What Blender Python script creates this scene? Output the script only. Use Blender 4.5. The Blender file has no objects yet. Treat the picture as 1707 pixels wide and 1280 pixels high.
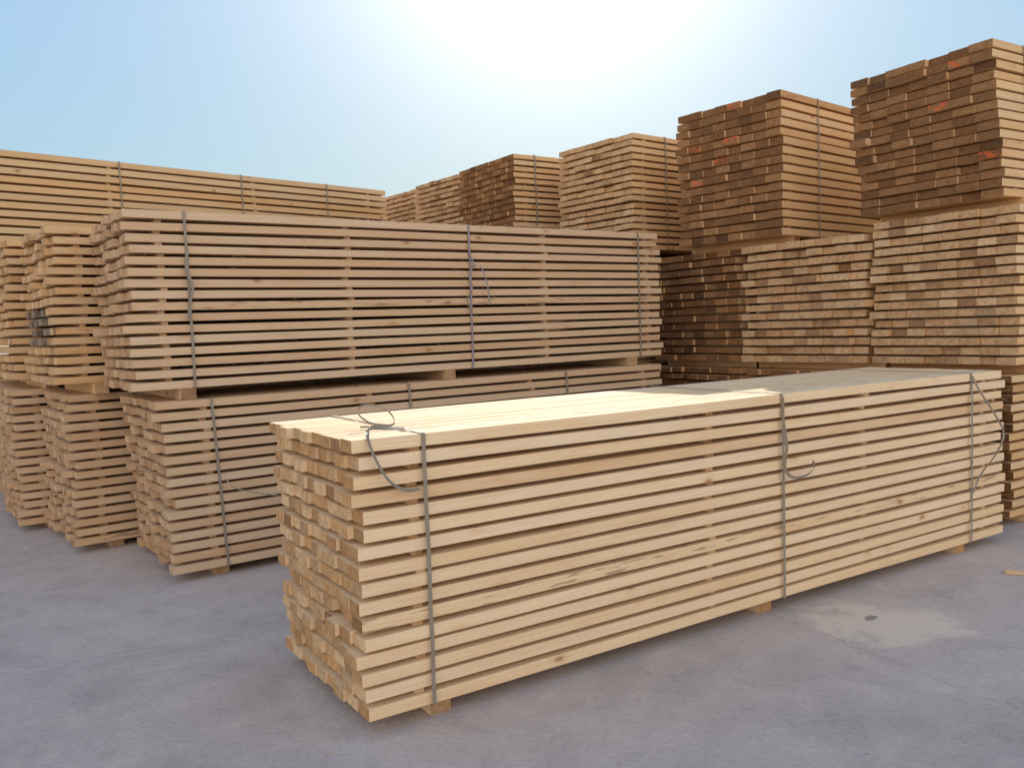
import bpy, math, random
import numpy as np
from mathutils import Vector, Matrix

scene = bpy.context.scene
R = math.radians

# ------------------------------------------------------------------ node helpers
class NT:
    def __init__(s, mat):
        mat.use_nodes = True
        s.t = mat.node_tree
        s.t.nodes.clear()
    def n(s, typ, **kw):
        nd = s.t.nodes.new(typ)
        for k, v in kw.items():
            if k.startswith('i_'):
                nd.inputs[k[2:]].default_value = v
            else:
                setattr(nd, k, v)
        return nd
    def l(s, a, b):
        s.t.links.new(a, b)
    def _in(s, sock, v):
        if v is None: return
        if hasattr(v, 'is_output'): s.l(v, sock)
        else: sock.default_value = v
    def math(s, op, a, b=None, c=None, clamp=False):
        nd = s.t.nodes.new('ShaderNodeMath'); nd.operation = op; nd.use_clamp = clamp
        s._in(nd.inputs[0], a)
        if b is not None: s._in(nd.inputs[1], b)
        if c is not None: s._in(nd.inputs[2], c)
        return nd.outputs[0]
    def vmath(s, op, a, b=None):
        nd = s.t.nodes.new('ShaderNodeVectorMath'); nd.operation = op
        s._in(nd.inputs[0], a)
        if b is not None: s._in(nd.inputs[1], b)
        return nd.outputs['Value'] if op in ('LENGTH', 'DOT_PRODUCT', 'DISTANCE') else nd.outputs[0]
    def scale(s, a, f):
        nd = s.t.nodes.new('ShaderNodeVectorMath'); nd.operation = 'SCALE'
        s.l(a, nd.inputs[0]); s._in(nd.inputs['Scale'], f)
        return nd.outputs[0]
    def mix(s, fac, a, b, blend='MIX'):
        nd = s.t.nodes.new('ShaderNodeMix'); nd.data_type = 'RGBA'; nd.blend_type = blend
        s._in(nd.inputs[0], fac); s._in(nd.inputs[6], a); s._in(nd.inputs[7], b)
        return nd.outputs[2]
    def noise(s, vec, scale, detail=3, rough=.55, dist=0.0):
        nd = s.t.nodes.new('ShaderNodeTexNoise')
        s.l(vec, nd.inputs['Vector'])
        nd.inputs['Scale'].default_value = scale
        nd.inputs['Detail'].default_value = detail
        nd.inputs['Roughness'].default_value = rough
        nd.inputs['Distortion'].default_value = dist
        return nd.outputs[0]
    def ramp(s, fac, stops, interp='LINEAR'):
        nd = s.t.nodes.new('ShaderNodeValToRGB'); cr = nd.color_ramp; cr.interpolation = interp
        while len(cr.elements) < len(stops): cr.elements.new(.5)
        for e, (p, c) in zip(cr.elements, stops):
            e.position = p; e.color = c if len(c) == 4 else (*c, 1)
        s.l(fac, nd.inputs[0])
        return nd.outputs[0]
    def mapr(s, v, a, b, c=0., d=1., smooth=False):
        nd = s.t.nodes.new('ShaderNodeMapRange'); nd.clamp = True
        if smooth: nd.interpolation_type = 'SMOOTHSTEP'
        s.l(v, nd.inputs[0])
        for i, k in enumerate((a, b, c, d)): nd.inputs[i+1].default_value = k
        return nd.outputs[0]

def wood_mat(name, sides, ends, red=False, detail=True):
    """sides / ends : 4 linear colours picked at random per board"""
    m = bpy.data.materials.new(name); t = NT(m)
    bc = t.n('ShaderNodeAttribute', attribute_name='bc').outputs['Vector']
    ta = t.n('ShaderNodeAttribute', attribute_name='tint')
    sep = t.n('ShaderNodeSeparateColor'); t.l(ta.outputs['Color'], sep.inputs[0])
    rnd, end, rnd2 = sep.outputs[0], sep.outputs[1], sep.outputs[2]
    special = ta.outputs['Alpha']
    def scaled(x, y, z):
        return t.vmath('MULTIPLY', bc, (x, y, z))
    # annual rings : distance from the pith axis, wobbling along the length
    wob = t.n('ShaderNodeTexNoise', noise_dimensions='3D')
    t.l(scaled(1.2, 5, 5), wob.inputs['Vector']); wob.inputs['Scale'].default_value = 1.0; wob.inputs['Detail'].default_value = 1
    wv = t.vmath('MULTIPLY', t.vmath('SUBTRACT', wob.outputs['Color'], (.5, .5, .5)), (0, .05, .05))
    rv = t.vmath('ADD', t.vmath('MULTIPLY', bc, (0, 1, 1)), wv)
    rad = t.vmath('LENGTH', rv)
    ring = t.math('MULTIPLY_ADD', t.math('SINE', t.math('MULTIPLY', rad, 2*math.pi/.0075)), .5, .5)
    ring = t.math('POWER', ring, 1.6)
    streak = t.noise(scaled(2.2, 110, 110), 1.0, 1.5, .6)
    blot = t.noise(scaled(1.6, 9, 9), 1.0, 2, .55)
    fine = t.noise(scaled(60, 300, 300), 1.0, 0, .6)
    # side colour
    cs = t.ramp(rnd, [(0., sides[0]), (.4, sides[1]), (.75, sides[2]), (1., sides[3])])
    k = t.math('ADD', t.math('MULTIPLY', ring, .09), t.math('MULTIPLY', t.mapr(streak, .35, .7), .17))
    cs = t.mix(k, cs, t.mix(1, cs, (.62, .42, .25, 1), 'MULTIPLY'))
    cs = t.mix(t.mapr(blot, .45, .75, 0, .40), cs, t.mix(1, cs, (.86, .72, .55, 1), 'MULTIPLY'))
    cs = t.mix(t.mapr(blot, .2, .42, .25, 0), cs, t.mix(1, cs, (.82, .82, .84, 1), 'MULTIPLY'))
    # strips of bark stain on a few boards
    bark = t.math('MULTIPLY', t.math('GREATER_THAN', rnd2, .95), t.mapr(t.noise(scaled(4, 45, 45), 1.0, 2, .6), .57, .63))
    cs = t.mix(t.math('MULTIPLY', bark, .65), cs, (.27, .15, .08, 1))
    # knots
    vo = t.n('ShaderNodeTexVoronoi', i_Scale=1.0)
    t.l(t.vmath('ADD', scaled(4.5, 9, 9), t.vmath('MULTIPLY', wob.outputs['Color'], (.3, .3, .3))), vo.inputs['Vector'])
    vs = t.n('ShaderNodeSeparateColor'); t.l(vo.outputs['Color'], vs.inputs[0])
    has = t.math('GREATER_THAN', vs.outputs[0], .82)
    kn = t.math('MULTIPLY', t.mapr(vo.outputs['Distance'], .15, .08), has)
    kn = t.math('MULTIPLY', kn, t.mapr(vo.outputs['Distance'], .0, .06, .55, 1))
    cs = t.mix(t.math('MULTIPLY', kn, .62), cs, (.26, .12, .05, 1))
    halo = t.math('MULTIPLY', t.mapr(vo.outputs['Distance'], .34, .15), has)
    cs = t.mix(t.math('MULTIPLY', halo, .3), cs, t.mix(1, cs, (.80, .56, .34, 1), 'MULTIPLY'))
    # end grain colour
    ce = t.ramp(rnd2, [(0., ends[0]), (.35, ends[1]), (.7, ends[2]), (1., ends[3])])
    en = t.noise(scaled(0, 28, 28), 1.0, 3, .65)
    ke = t.math('ADD', t.math('MULTIPLY', ring, .30), t.mapr(en, .4, .7, 0, .5))
    ce = t.mix(ke, ce, t.mix(1, ce, (.52, .36, .22, 1), 'MULTIPLY'))
    ce = t.mix(t.mapr(fine, .5, .8, 0, .5), ce, t.mix(1, ce, (.6, .55, .5, 1), 'MULTIPLY'))
    if red:
        rm = t.math('MULTIPLY', t.math('GREATER_THAN', special, 1.5), t.mapr(t.noise(scaled(0, 22, 30), 1.0, 2), .46, .62))
        ce = t.mix(t.math('MULTIPLY', rm, .7), ce, (.72, .13, .04, 1))
    col = t.mix(end, cs, ce)
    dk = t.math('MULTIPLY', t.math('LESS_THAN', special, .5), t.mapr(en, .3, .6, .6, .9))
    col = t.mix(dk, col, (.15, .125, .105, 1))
    col = t.mix(t.mapr(fine, .3, .7, 0, .16), col, t.mix(1, col, (.7, .6, .5, 1), 'MULTIPLY'))
    bs = t.n('ShaderNodeBsdfPrincipled'); t.l(col, bs.inputs['Base Color'])
    bs.inputs['Roughness'].default_value = .8
    bs.inputs['Specular IOR Level'].default_value = .2
    if detail:
        bp = t.n('ShaderNodeBump', i_Strength=.3, i_Distance=.002); t.l(streak, bp.inputs['Height'])
        t.l(bp.outputs[0], bs.inputs['Normal'])
    o = t.n('ShaderNodeOutputMaterial'); t.l(bs.outputs[0], o.inputs[0])
    return m

FRESH = [(.87, .675, .43, 1), (.82, .61, .37, 1), (.85, .67, .46, 1), (.73, .505, .29, 1)]
FRESH_E = [(.68, .42, .20, 1), (.47, .265, .115, 1), (.78, .56, .32, 1), (.32, .17, .075, 1)]
MID = [(.70, .51, .32, 1), (.64, .44, .265, 1), (.70, .53, .355, 1), (.54, .355, .20, 1)]
MID_E = [(.60, .40, .23, 1), (.47, .29, .15, 1), (.68, .49, .30, 1), (.35, .205, .11, 1)]
OLD = [(.76, .52, .28, 1), (.70, .45, .22, 1), (.74, .54, .32, 1), (.56, .34, .16, 1)]
OLD_E = [(.28, .145, .062, 1), (.20, .098, .042, 1), (.38, .21, .095, 1), (.13, .066, .03, 1)]
PALE_E = [(.68, .46, .255, 1), (.55, .35, .185, 1), (.74, .54, .32, 1), (.32, .185, .09, 1)]
m_fresh = wood_mat('pine_fresh', FRESH, FRESH_E)
m_mid = wood_mat('pine_yellow', MID, MID_E)
m_old = wood_mat('pine_orange_ends', OLD, OLD_E, red=True, detail=False)
m_pale = wood_mat('pine_pale_ends', OLD, PALE_E, detail=False)

def plain_mat(name, col, rough=.6, metal=0., var=.3):
    m = bpy.data.materials.new(name); t = NT(m)
    tc = t.n('ShaderNodeTexCoord').outputs['Object']
    nz = t.noise(tc, 25, 4)
    c = t.mix(t.mapr(nz, .35, .7, 0, var), col, (col[0]*.5, col[1]*.5, col[2]*.5, 1))
    bs = t.n('ShaderNodeBsdfPrincipled'); t.l(c, bs.inputs['Base Color'])
    bs.inputs['Roughness'].default_value = rough; bs.inputs['Metallic'].default_value = metal
    o = t.n('ShaderNodeOutputMaterial'); t.l(bs.outputs[0], o.inputs[0])
    return m
m_strap = plain_mat('strap_band', (.27, .225, .165, 1), .5, .0)
m_strap2 = plain_mat('strap_band_violet', (.29, .24, .28, 1), .5, .0)
m_fibre = plain_mat('wood_fibre', (.75, .55, .32, 1), .8)
m_stone = plain_mat('dark_clod', (.28, .24, .21, 1), .9)

# ------------------------------------------------------------------ board mesh
class Boards:
    def __init__(s): s.v = []; s.f = []; s.bc = []; s.ft = []; s.nv = 0
    def add(s, x0, x1, yc, zc, w, th, rng, axis='X', nseg=1, special=1., bow=.0, ch=.0022, rnd=None):
        hw, ht = w/2, th/2
        prof = np.array([(-hw+ch, -ht), (hw-ch, -ht), (hw, -ht+ch), (hw, ht-ch), (hw-ch, ht), (-hw+ch, ht), (-hw, ht-ch), (-hw, -ht+ch)])
        pith = np.array([rng.uniform(-.10, .10), rng.uniform(-.10, .05)])
        off = rng.uniform(0, 60)
        xs = np.linspace(x0, x1, nseg+1)
        a1, a2, p1, p2 = rng.uniform(-bow, bow), rng.uniform(-bow, bow), rng.uniform(0, 6), rng.uniform(0, 6)
        base = s.nv
        for x in xs:
            dz = a1*math.sin(x*1.7+p1); dy = a2*math.sin(x*1.3+p2)
            for (py, pz) in prof:
                lx, ly, lz = x, yc+py+dy, zc+pz+dz
                s.v.append((lx, ly, lz) if axis == 'X' else (ly, lx, lz))
                s.bc.append((x+off, py+pith[0], pz+pith[1]))
        s.nv += 8*(nseg+1)
        r1 = rng.random() if rnd is None else rnd
        r2 = rng.random()
        flip = axis != 'X'
        def addf(idx, e):
            s.f.append(idx[::-1] if flip else idx); s.ft.append((r1, e, r2, special))
        for k in range(nseg):
            b0 = base+8*k; b1 = b0+8
            for i in range(8):
                j = (i+1) % 8
                addf([b0+i, b1+i, b1+j, b0+j][::-1], 0.)
        addf([base+i for i in range(8)][::-1], 1.)
        addf([base+8*nseg+i for i in range(8)], 1.)
    def build(s, name, mat):
        me = bpy.data.meshes.new(name)
        me.from_pydata(s.v, [], s.f)
        a = me.attributes.new('bc', 'FLOAT_VECTOR', 'POINT')
        a.data.foreach_set('vector', np.array(s.bc, dtype=np.float32).ravel())
        c = me.attributes.new('tint', 'FLOAT_COLOR', 'FACE')
        c.data.foreach_set('color', np.array(s.ft, dtype=np.float32).ravel())
        me.materials.append(mat)
        me.update()
        o = bpy.data.objects.new(name, me)
        scene.collection.objects.link(o)
        return o

def catmull(pts, n=8):
    P = [Vector(p) for p in pts]; P = [P[0]*2-P[1]]+P+[P[-1]*2-P[-2]]
    out = []
    for i in range(1, len(P)-2):
        for k in range(n):
            t = k/n
            a, b, c, d = P[i-1], P[i], P[i+1], P[i+2]
            out.append(.5*((2*b)+(c-a)*t+(2*a-5*b+4*c-d)*t*t+(3*b-a-3*c+d)*t**3))
    out.append(P[-2]); return out

def ribbon(name, pts, wdir, width, thick, mat, parent, closed=False):
    """flat band swept along pts; wdir(i) gives the width direction"""
    vs = []; fs = []; n = len(pts)
    for i, p in enumerate(pts):
        a = pts[(i-1) % n] if (closed or i > 0) else p
        b = pts[(i+1) % n] if (closed or i < n-1) else p
        tan = (Vector(b)-Vector(a)).normalized()
        w = Vector(wdir(i)); w = (w-tan*w.dot(tan)).normalized()
        nn = tan.cross(w).normalized()
        for sx, sy in ((-1, -1), (1, -1), (1, 1), (-1, 1)):
            vs.append(Vector(p)+w*sx*width/2+nn*sy*thick/2)
    m = n if closed else n-1
    for i in range(m):
        j = (i+1) % n
        for k in range(4):
            l = (k+1) % 4
            fs.append([4*i+k, 4*j+k, 4*j+l, 4*i+l])
    if not closed:
        fs.append([0, 1, 2, 3]); fs.append([4*n-4+i for i in (3, 2, 1, 0)])
    me = bpy.data.meshes.new(name); me.from_pydata([tuple(v) for v in vs], [], fs); me.update()
    me.materials.append(mat)
    o = bpy.data.objects.new(name, me); scene.collection.objects.link(o)
    o.parent = parent
    return o

def stack(x, y, th, L, W, z0, z1, nl=16, nb=9, seed=1, mat=None, stickers=(.05, .35, .65, .95), straps=(.08, .52, .93),
          jx=.012, jb=.010, lean=(0, 0), below=None, nseg=3, bow=.003, dark=None, red=0., tb=.72, dun=(.07, .5, .92),
          smat=None, wob=.006, inset=(.012, .035), duninset=(-.03, .01), name='lumber_stack'):
    rng = random.Random(seed)
    B = Boards()
    H = z1-z0; p = H/(nl-(1-tb)); t = p*tb
    for k in range(nl):
        zc = z0+k*p+t/2
        fr = k/(nl-1)
        lx = lean[0]*fr+rng.uniform(-jx, jx); ly = lean[1]*fr+rng.uniform(-wob, wob)
        g = .003
        w = (W-(nb-1)*g)/nb
        ws = [w*rng.uniform(.92, 1.06) for _ in range(nb)]
        sc = (W-(nb-1)*g)/sum(ws); ws = [q*sc for q in ws]
        yy = ly
        lr = rng.random()
        for b in range(nb):
            w_ = ws[b]
            e0 = rng.gauss(0, jb)
            e1 = rng.gauss(0, jb)
            if rng.random() < .06: e0 += rng.uniform(-.02, .035)
            sp = 1.
            if dark and dark(fr, (yy+w_/2)/W): sp = 0.
            elif red and fr > .15 and rng.random() < red: sp = 2.
            rn = min(1, max(0, .4*lr+.6*rng.random()+rng.uniform(-.2, .2)))
            tt = t*rng.uniform(.95, 1.0)
            B.add(lx+e0, L+lx+e1, yy+w_/2, zc-(t-tt)/2, w_-.001, tt, rng, nseg=nseg, special=sp, bow=bow*.25 if b not in (0,) else bow*.5, rnd=rn)
            yy += w_+g
        if k < nl-1:
            for s in stickers:
                sx = s*L+lx*.5+rng.uniform(-.014, .014)
                B.add(ly+rng.uniform(*inset), ly+W-rng.uniform(*inset), sx, zc+t/2+(p-t)/2, .042, (p-t)-.0006, rng, axis='Y', ch=.001, rnd=rng.uniform(.6, 1))
    if below is not None:
        hb = z0-below-.001
        for s in dun:
            B.add(rng.uniform(*duninset), W+rng.uniform(-.01, .02), s*L+rng.uniform(-.02, .02), below+hb/2, .10, hb-.001, rng, axis='Y', ch=.002)
    o = B.build(name, mat)
    o.location = (x, y, 0); o.rotation_euler = (0, 0, R(90-th))
    for i, s in enumerate(straps):
        sx = s*L
        off = .005
        lx, ly = lean
        c0, c1 = -off-wob, W+off+wob
        zt, zb = z1+.003, z0-.003
        n = 12
        tilt = rng.uniform(-.012, .012)
        pts = []
        for q in range(n+1):
            f = q/n
            pts.append((sx+tilt*f+lx*f+rng.uniform(-.0015, .0015), c0+ly*f-.004*math.sin(f*math.pi)+rng.uniform(-.0012, .0012), zb+.006+(zt-zb-.012)*f))
        pts.append((sx+tilt+lx, c0+ly+.006, zt)); pts.append((sx+tilt+lx, W/2+ly, zt+.002)); pts.append((sx+tilt+lx, c1+ly-.006, zt))
        for q in range(n+1):
            f = 1-q/n
            pts.append((sx+lx*f+tilt*f, c1+ly*f, zb+.006+(zt-zb-.012)*f))
        pts.append((sx, c1-.006, zb)); pts.append((sx, c0+.006, zb))
        ribbon('strap_%d' % (i+1), pts, lambda i: (1, 0, 0), .017, .0014, (smat or {}).get(i, m_strap), o, closed=True)
    return o

# ------------------------------------------------------------------ lumber stacks (metres)
A = stack(-.631, 3.268, 57.79, 4.75, 1.03, .072, 1.207, nl=16, nb=9, seed=11, mat=m_fresh, stickers=(.055, .41, .68, .955),
          straps=(.063, .52, .913), jx=.014, jb=.010, below=0.0, nseg=10, bow=.008, dun=(.078, .5, .905), duninset=(.03, .05), tb=.725, wob=.008)
C = stack(-2.287, 5.519, 54.98, 4.64, 1.12, .062, 1.215, nl=16, nb=9, seed=22, mat=m_mid, lean=(-.03, .05), stickers=(.06, .33, .66, .95),
          straps=(.075, .40, .74), below=0.0, nseg=6, bow=.005, jx=.016, jb=.015, duninset=(.05, .1))
B_ = stack(-2.476, 5.511, 54.74, 4.85, 1.06, 1.295, 2.479, nl=16, nb=9, seed=33, mat=m_mid, stickers=(.045, .323, .71, .97),
           straps=(.08, .543, .94), below=1.216, nseg=8, bow=.007, jx=.016, jb=.016, smat={1: m_strap2}, wob=.008)
E = stack(-3.399, 6.409, 52.34, 4.1, 1.09, .06, 1.231, seed=44, mat=m_mid, below=0.0, jx=.018, jb=.022, straps=(.12, .5, .9), duninset=(.05, .1))
D = stack(-3.38, 6.29, 52.0, 4.0, 1.14, 1.32, 2.495, seed=55, mat=m_pale, below=1.232, jx=.018, jb=.022,
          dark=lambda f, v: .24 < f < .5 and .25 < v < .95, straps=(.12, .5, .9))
F1 = stack(-4.306, 7.227, 54.0, 4.0, 1.12, .06, 1.241, seed=66, mat=m_mid, below=0.0, jb=.02, straps=(.1, .5, .9))
F2 = stack(-4.25, 7.20, 53.0, 4.0, 1.12, 1.33, 2.52, seed=77, mat=m_pale, below=1.242, jb=.02, straps=(.1, .5, .9))
G1 = stack(-4.95, 8.2, 54.0, 4.0, 1.12, .06, 1.24, seed=88, mat=m_mid, below=0.0, jb=.02)
G2 = stack(-4.95, 8.2, 54.0, 4.0, 1.12, 1.33, 2.50, seed=89, mat=m_pale, below=1.241, jb=.02)
H1 = stack(-6.6, 9.13, 45.1, 6.6, 1.15, .07, 1.25, nl=12, nb=8, seed=101, mat=m_mid, below=0.0, nseg=6)
H2 = stack(-6.6, 9.13, 45.1, 6.6, 1.15, 1.33, 2.55, nl=12, nb=8, seed=102, mat=m_mid, below=1.251, nseg=6)
H3 = stack(-6.6, 9.13, 45.1, 6.6, 1.15, 2.63, 3.89, nl=13, nb=8, seed=103, mat=m_pale, below=2.551, nseg=8, bow=.006,
           straps=(.37, .62, .83), tb=.74)
def col(x, y, th, L, W, top, z3, nl, seed, mat3, mat2=None, **kw):
    stack(x, y, th, L, W, .07, 1.2, seed=seed, mat=m_old, below=0.0)
    stack(x, y, th, L, W, 1.27, z3-.075, seed=seed+1, mat=mat2 or m_old, below=1.201)
    stack(x, y, th, L, W, z3, top, nl=nl, seed=seed+2, mat=mat3, below=z3-.074, **kw)
R2a = stack(3.69, 6.20, 57.3, 4, 1.15, .07, 1.13, nl=15, seed=201, mat=m_old, below=0.0, jb=.02)
R2 = stack(3.72, 6.186, 57.3, 4, 1.17, 1.208, 2.385, nl=16, nb=8, seed=202, mat=m_pale, below=1.131, jb=.02, jx=.02, wob=.012, tb=.76)
R1 = stack(3.70, 6.30, 58.5, 4, 1.21, 2.46, 3.591, nl=16, nb=7, seed=203, mat=m_old, below=2.386, jb=.018, jx=.014,
           lean=(-.10, .05), red=.03, wob=.010, straps=(.10, .5, .9), tb=.80)
R4a = stack(3.06, 7.2, 53, 4, 1.25, .07, 1.13, nl=15, seed=211, mat=m_old, below=0.0, jb=.02)
R4 = stack(3.06, 7.2, 53, 4, 1.27, 1.205, 2.305, nl=14, nb=9, seed=212, mat=m_pale, below=1.131, jb=.03, jx=.035, wob=.03, tb=.75)
R5a = stack(2.27, 8.35, 55, 4, 1.2, .07, 1.13, nl=15, seed=221, mat=m_old, below=0.0, jb=.02)
R5 = stack(2.27, 8.35, 55, 4, 1.2, 1.205, 2.31, nl=14, nb=8, seed=222, mat=m_old, below=1.131, jb=.015, jx=.02, wob=.015)
R3 = stack(2.56, 7.87, 50, 3.6, 1.2, 2.385, 3.70, nl=16, nb=8, seed=213, mat=m_old, below=2.311, red=.035, jb=.012, wob=.008, straps=(.17, .55, .9), tb=.78)
R6b = stack(1.38, 9.65, 54, 4, 1.2, 1.2, 2.34, nl=15, seed=231, mat=m_old)
R6a = stack(1.38, 9.65, 54, 4, 1.2, .07, 1.19, nl=15, seed=232, mat=m_old, below=0.0)
R6 = stack(1.38, 9.2, 52, 4, 1.19, 2.42, 3.66, nl=17, nb=8, seed=233, mat=m_pale, below=2.341, jb=.012, straps=(.13, .5, .9))
col(.113, 10.37, 56, 4, 1.3, 3.72, 2.47, 17, 241, m_old)
col(-.572, 12.0, 51.5, 4, 1.3, 3.81, 2.55, 17, 251, m_pale)
col(-1.5, 14.3, 51, 4, 1.2, 3.98, 2.65, 17, 261, m_pale)

# ------------------------------------------------------------------ loose strap tails
def tail(name, pts, wd, parent, width=.017, mat=None):
    P = catmull(pts, 10)
    ribbon(name, P, lambda i: wd, width, .0014, mat or m_strap, parent)
zt = 1.207
tail('strap_tail_1', [(.30, .16, zt+.006), (.20, .13, zt+.02), (.10, .06, zt+.035), (.06, -.01, zt+.01), (.08, -.035, zt-.08), (.13, -.045, zt-.17), (.20, -.04, zt-.215), (.27, -.02, zt-.222)], (.7, .7, .3), A, .018)
tail('strap_tail_2', [(.30, .32, zt+.006), (.20, .30, zt+.03), (.17, .36, zt+.075), (.24, .44, zt+.095), (.33, .42, zt+.07), (.34, .35, zt+.02), (.28, .30, zt+.008), (.18, .36, zt+.008)], (0, .2, 1), A, .009)
tail('strap_tail_3', [(2.47, -.02, zt-.02), (2.455, -.035, zt-.15), (2.46, -.05, zt-.28), (2.45, -.045, zt-.40), (2.50, -.06, zt-.455), (2.58, -.08, zt-.45), (2.66, -.07, zt-.42), (2.70, -.03, zt-.39)], (.2, -.5, 1), A)
tail('strap_tail_4', [(4.335, -.02, zt-.02), (4.37, -.05, zt-.12), (4.50, -.09, zt-.30), (4.61, -.08, zt-.43), (4.52, -.07, zt-.56), (4.40, -.04, zt-.68), (4.34, -.02, zt-.80)], (.5, -.4, .6), A, .013)
zb = 2.479
tail('strap_tail_1', [(.388, -.02, zb-.25), (.37, -.035, zb-.38), (.40, -.05, zb-.50), (.375, -.05, zb-.62), (.36, -.04, zb-.72)], (1, .1, 0), B_)
tail('strap_tail_2', [(2.63, -.02, zb-.2), (2.66, -.05, zb-.33), (2.72, -.07, zb-.36), (2.77, -.07, zb-.50), (2.80, -.05, zb-.66)], (1, .1, 0), B_, .012, m_strap2)
tail('strap_tail_3', [(2.68, -.02, zb-.33), (2.60, -.06, zb-.42), (2.62, -.07, zb-.52), (2.58, -.05, zb-.62), (2.64, -.02, zb-.72)], (1, .1, 0), B_, .012)
zc_ = 1.215
tail('strap_tail_1', [(.36, -.02, zc_-.55), (.42, -.06, zc_-.62), (.60, -.07, zc_-.68), (.80, -.05, zc_-.74)], (0, .3, 1), C, .008)

def fibres(parent, L, W, z, n, seed, zlow=None, edge=.6, lmax=.07):
    rng = random.Random(seed); vs = []; fs = []
    for i in range(n):
        onedge = rng.random() < edge
        x = rng.uniform(.02, L-.02)
        if zlow is None or onedge:
            p = Vector((x, rng.uniform(0, .25 if onedge else W), z))
        else:
            p = Vector((x, -.002, rng.uniform(zlow, z)))
        d = Vector((rng.uniform(-1, 1), rng.uniform(-.9, .2), rng.uniform(.1, .9))).normalized()
        if p.y < 0: d = Vector((rng.uniform(-1, 1), -rng.uniform(.3, 1), rng.uniform(-.7, .5))).normalized()
        c = Vector((rng.uniform(-1, 1), rng.uniform(-1, 0), rng.uniform(-1.2, .2)))
        ln = rng.uniform(.015, lmax); w = rng.uniform(.0006, .0014)
        b = len(vs); ns = 5
        for k in range(ns+1):
            t = k/ns
            q = p+d*ln*t+c*ln*.6*t*t
            ww = w*(1-.7*t)
            vs += [tuple(q+Vector((ww, 0, 0))), tuple(q+Vector((-ww*.5, ww, 0))), tuple(q+Vector((-ww*.5, -ww, ww)))]
        for k in range(ns):
            for e in range(3):
                f = (e+1) % 3
                fs.append([b+3*k+e, b+3*k+f, b+3*k+3+f, b+3*k+3+e])
    me = bpy.data.meshes.new('wood_fibres'); me.from_pydata(vs, [], fs); me.materials.append(m_fibre)
    o = bpy.data.objects.new('wood_fibres', me); scene.collection.objects.link(o); o.parent = parent
fibres(B_, 4.85, 1.06, 2.479, 320, 5, 1.35, .65, .11)
fibres(A, 4.75, 1.03, 1.207, 140, 6, .1, .35, .05)
fibres(C, 4.64, 1.12, 1.215, 100, 7, .1)

# ------------------------------------------------------------------ ground
m = bpy.data.materials.new('concrete_yard'); t = NT(m)
tc = t.n('ShaderNodeTexCoord').outputs['Object']
n1 = t.noise(tc, .55, 5, .6, .4)
n2 = t.noise(tc, 3.5, 6, .68, .3)
n3 = t.noise(tc, 40, 3, .6)
n4 = t.noise(tc, 260, 1, .6)
n5 = t.noise(tc, 1.5, 5, .7, .8)
c = t.ramp(n1, [(.3, (.455, .39, .355)), (.5, (.54, .465, .425)), (.72, (.61, .53, .48))])
c = t.mix(t.mapr(n2, .50, .70, 0, .5), c, (.68, .59, .52, 1))
c = t.mix(t.mapr(n2, .25, .45, .6, 0), c, (.36, .315, .29, 1))
c = t.mix(t.mapr(n5, .52, .60, 0, .25), c, (.34, .295, .275, 1))
c = t.mix(t.mapr(n3, .35, .7, 0, .32), c, t.mix(1, c, (.58, .58, .58, 1), 'MULTIPLY'))
c = t.mix(t.mapr(n4, .5, .75, 0, .4), c, t.mix(1, c, (.5, .48, .46, 1), 'MULTIPLY'))
# sawdust spill
dv = t.vmath('MULTIPLY', t.vmath('SUBTRACT', tc, (1.9, 4.35, 0)), (1.9, 2.3, 0))
dd = t.math('ADD', t.vmath('LENGTH', dv), t.math('MULTIPLY', t.math('SUBTRACT', n2, .5), 2.8))
c = t.mix(t.mapr(dd, .85, .45, 0, .6), c, (.78, .67, .53, 1))
vo = t.n('ShaderNodeTexVoronoi', i_Scale=22.0); t.l(tc, vo.inputs['Vector'])
c = t.mix(t.math('MULTIPLY', t.mapr(vo.outputs['Distance'], .13, .07), t.mapr(n2, .45, .6, 0, .6)), c, (.70, .60, .46, 1))
# hairline cracks
for (px, py, nx, ny) in ((1.65, 4.03, .889, .457), (-2.4, 4.2, -.35, .936)):
    q = t.vmath('DOT_PRODUCT', t.vmath('SUBTRACT', tc, (px, py, 0)), (nx, ny, 0))
    q = t.math('ABSOLUTE', t.math('ADD', q, t.math('MULTIPLY', t.math('SUBTRACT', n2, .5), .16)))
    c = t.mix(t.mapr(q, .005, .0015, 0, .4), c, (.16, .14, .13, 1))
bs = t.n('ShaderNodeBsdfPrincipled'); t.l(c, bs.inputs['Base Color']); bs.inputs['Roughness'].default_value = .88
bs.inputs['Specular IOR Level'].default_value = .2
h = t.math('ADD', t.math('MULTIPLY', n3, .6), t.math('ADD', t.math('MULTIPLY', n4, .25), t.math('MULTIPLY', n2, 1.5)))
bp = t.n('ShaderNodeBump', i_Strength=.5, i_Distance=.008); t.l(h, bp.inputs['Height']); t.l(bp.outputs[0], bs.inputs['Normal'])
o = t.n('ShaderNodeOutputMaterial'); t.l(bs.outputs[0], o.inputs[0])
me = bpy.data.meshes.new('ground'); S = 1500
me.from_pydata([(-S, -S, 0), (S, -S, 0), (S, S, 0), (-S, S, 0)], [], [(0, 1, 2, 3)]); me.materials.append(m)
g = bpy.data.objects.new('ground', me); scene.collection.objects.link(g)

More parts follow.
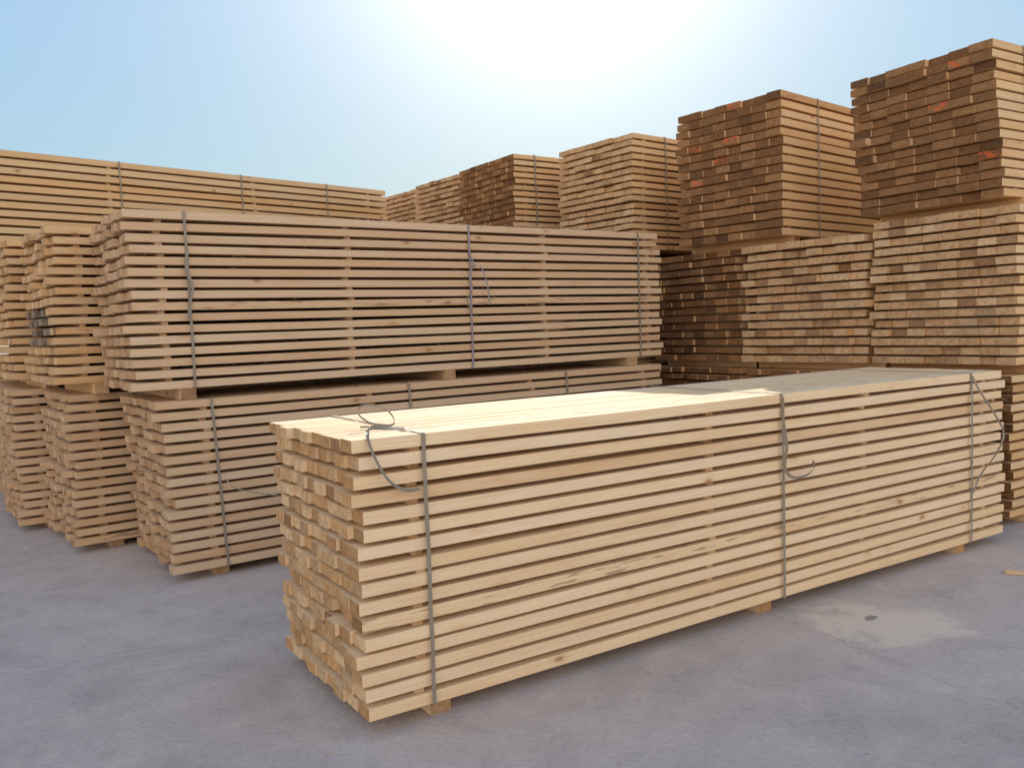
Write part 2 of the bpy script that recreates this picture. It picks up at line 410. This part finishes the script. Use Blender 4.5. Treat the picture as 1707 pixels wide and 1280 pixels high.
rng = random.Random(9); D_ = Boards()
for i in range(200):
    x = rng.uniform(-3.2, 4.5); y = rng.uniform(2.3, 6.5)
    ln = rng.uniform(.005, .018); w = rng.uniform(.002, .004)
    if i % 3 == 0:      # chips gather along the foot of the front stack
        s_ = rng.uniform(-.2, 4.8); o_ = -abs(rng.gauss(0, .18))
        x = -.631+s_*.846+o_*-.533; y = 3.268+s_*.533+o_*.846
    a = rng.uniform(0, 6.28); b0 = len(D_.v)
    D_.add(-ln/2, ln/2, 0, 0, w, .003, rng, ch=.0004)
    for k in range(b0, len(D_.v)):
        vx, vy, vz = D_.v[k]
        D_.v[k] = (x+vx*math.cos(a)-vy*math.sin(a), y+vx*math.sin(a)+vy*math.cos(a), .0022+vz)
b0 = len(D_.v); D_.add(-.08, .08, 0, 0, .045, .02, rng)
for k in range(b0, len(D_.v)):
    vx, vy, vz = D_.v[k]; a = -.5
    D_.v[k] = (3.07+vx*math.cos(a)-vy*math.sin(a), 5.07+vx*math.sin(a)+vy*math.cos(a), .0115+vz)
D_.build('wood_debris', m_mid)
import bmesh
bm = bmesh.new(); bmesh.ops.create_icosphere(bm, subdivisions=3, radius=.022)
for v in bm.verts:
    v.co.x *= 1.7; v.co.z *= .25
    v.co *= 1+.25*math.sin(v.co.x*150+1)*math.cos(v.co.y*110)
me = bpy.data.meshes.new('dirt_clod'); bm.to_mesh(me); me.materials.append(m_stone)
so = bpy.data.objects.new('dirt_clod', me); scene.collection.objects.link(so); so.location = (1.88, 4.42, .004); so.rotation_euler = (0, 0, .6)

# ------------------------------------------------------------------ sky and sun
EL, AZ = 28.5, 4.2
sd = Vector((math.sin(R(AZ))*math.cos(R(EL)), math.cos(R(AZ))*math.cos(R(EL)), math.sin(R(EL))))
w = bpy.data.worlds.new('World'); scene.world = w
t = NT(w)
sky = t.n('ShaderNodeTexSky', sky_type='NISHITA'); sky.sun_disc = False
sky.sun_elevation = R(EL); sky.sun_rotation = R(AZ); sky.air_density = 1.0; sky.dust_density = .3; sky.ozone_density = 1.0
c = t.scale(sky.outputs[0], .15)
lum = t.vmath('DOT_PRODUCT', c, (.25, .6, .15))
c = t.scale(c, t.math('DIVIDE', .76, t.math('ADD', lum, .20)))          # soft shoulder on the brightest sky
c = t.vmath('MULTIPLY', c, (.96, 1.03, .97))
d = t.n('ShaderNodeTexCoord').outputs['Generated']
dt = t.vmath('DOT_PRODUCT', d, tuple(sd))
ang = t.math('ARCCOSINE', t.math('MINIMUM', dt, .99999))
glow = t.math('MULTIPLY', t.math('EXPONENT', t.math('MULTIPLY', t.math('POWER', t.math('DIVIDE', ang, R(9.0)), 1.15), -1.)), 1.8)
bk = t.mapr(dt, .55, -.5, 0, 1, smooth=True)                            # sky away from the sun, whitened and boosted as added fill
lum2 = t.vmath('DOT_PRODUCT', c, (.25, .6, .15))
fill_col = t.scale(t.n('ShaderNodeCombineXYZ', i_X=1.08, i_Y=.985, i_Z=.93).outputs[0], lum2)
c = t.mix(t.math('MULTIPLY', bk, .95), c, fill_col)
c = t.scale(c, t.math('MULTIPLY_ADD', bk, 1.75, 1.0))  # added brightness behind and overhead, to lift the shaded faces
c = t.vmath('ADD', c, t.scale(t.n('ShaderNodeCombineXYZ', i_X=1., i_Y=.98, i_Z=.94).outputs[0], glow))
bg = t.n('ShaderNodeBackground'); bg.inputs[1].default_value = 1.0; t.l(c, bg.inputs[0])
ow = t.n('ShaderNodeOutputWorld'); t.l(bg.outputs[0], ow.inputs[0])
sl = bpy.data.lights.new('sun', 'SUN'); sl.energy = 5.0; sl.angle = R(.5); sl.color = (1, .93, .82)
su = bpy.data.objects.new('sun', sl); scene.collection.objects.link(su)
su.rotation_euler = sd.to_track_quat('Z', 'Y').to_euler()

# ------------------------------------------------------------------ camera
cd = bpy.data.cameras.new('camera'); cam = bpy.data.objects.new('camera', cd); scene.collection.objects.link(cam)
p, r = R(3.88), R(2.12)
Fv = Vector((0, math.cos(p), -math.sin(p))); U = Vector((0, math.sin(p), math.cos(p))); Rt = Vector((1, 0, 0))
R2v = Rt*math.cos(r)-U*math.sin(r); U2v = Rt*math.sin(r)+U*math.cos(r)
cam.matrix_world = Matrix(((R2v.x, U2v.x, -Fv.x, 0), (R2v.y, U2v.y, -Fv.y, 0), (R2v.z, U2v.z, -Fv.z, 1.628), (0, 0, 0, 1)))
cd.sensor_width = 36; cd.lens = 36*1405.1/1707; cd.clip_end = 4000; cd.clip_start = .05
scene.camera = cam
scene.view_settings.view_transform = 'Standard'; scene.view_settings.look = 'None'
scene.view_settings.exposure = 0; scene.view_settings.gamma = 1
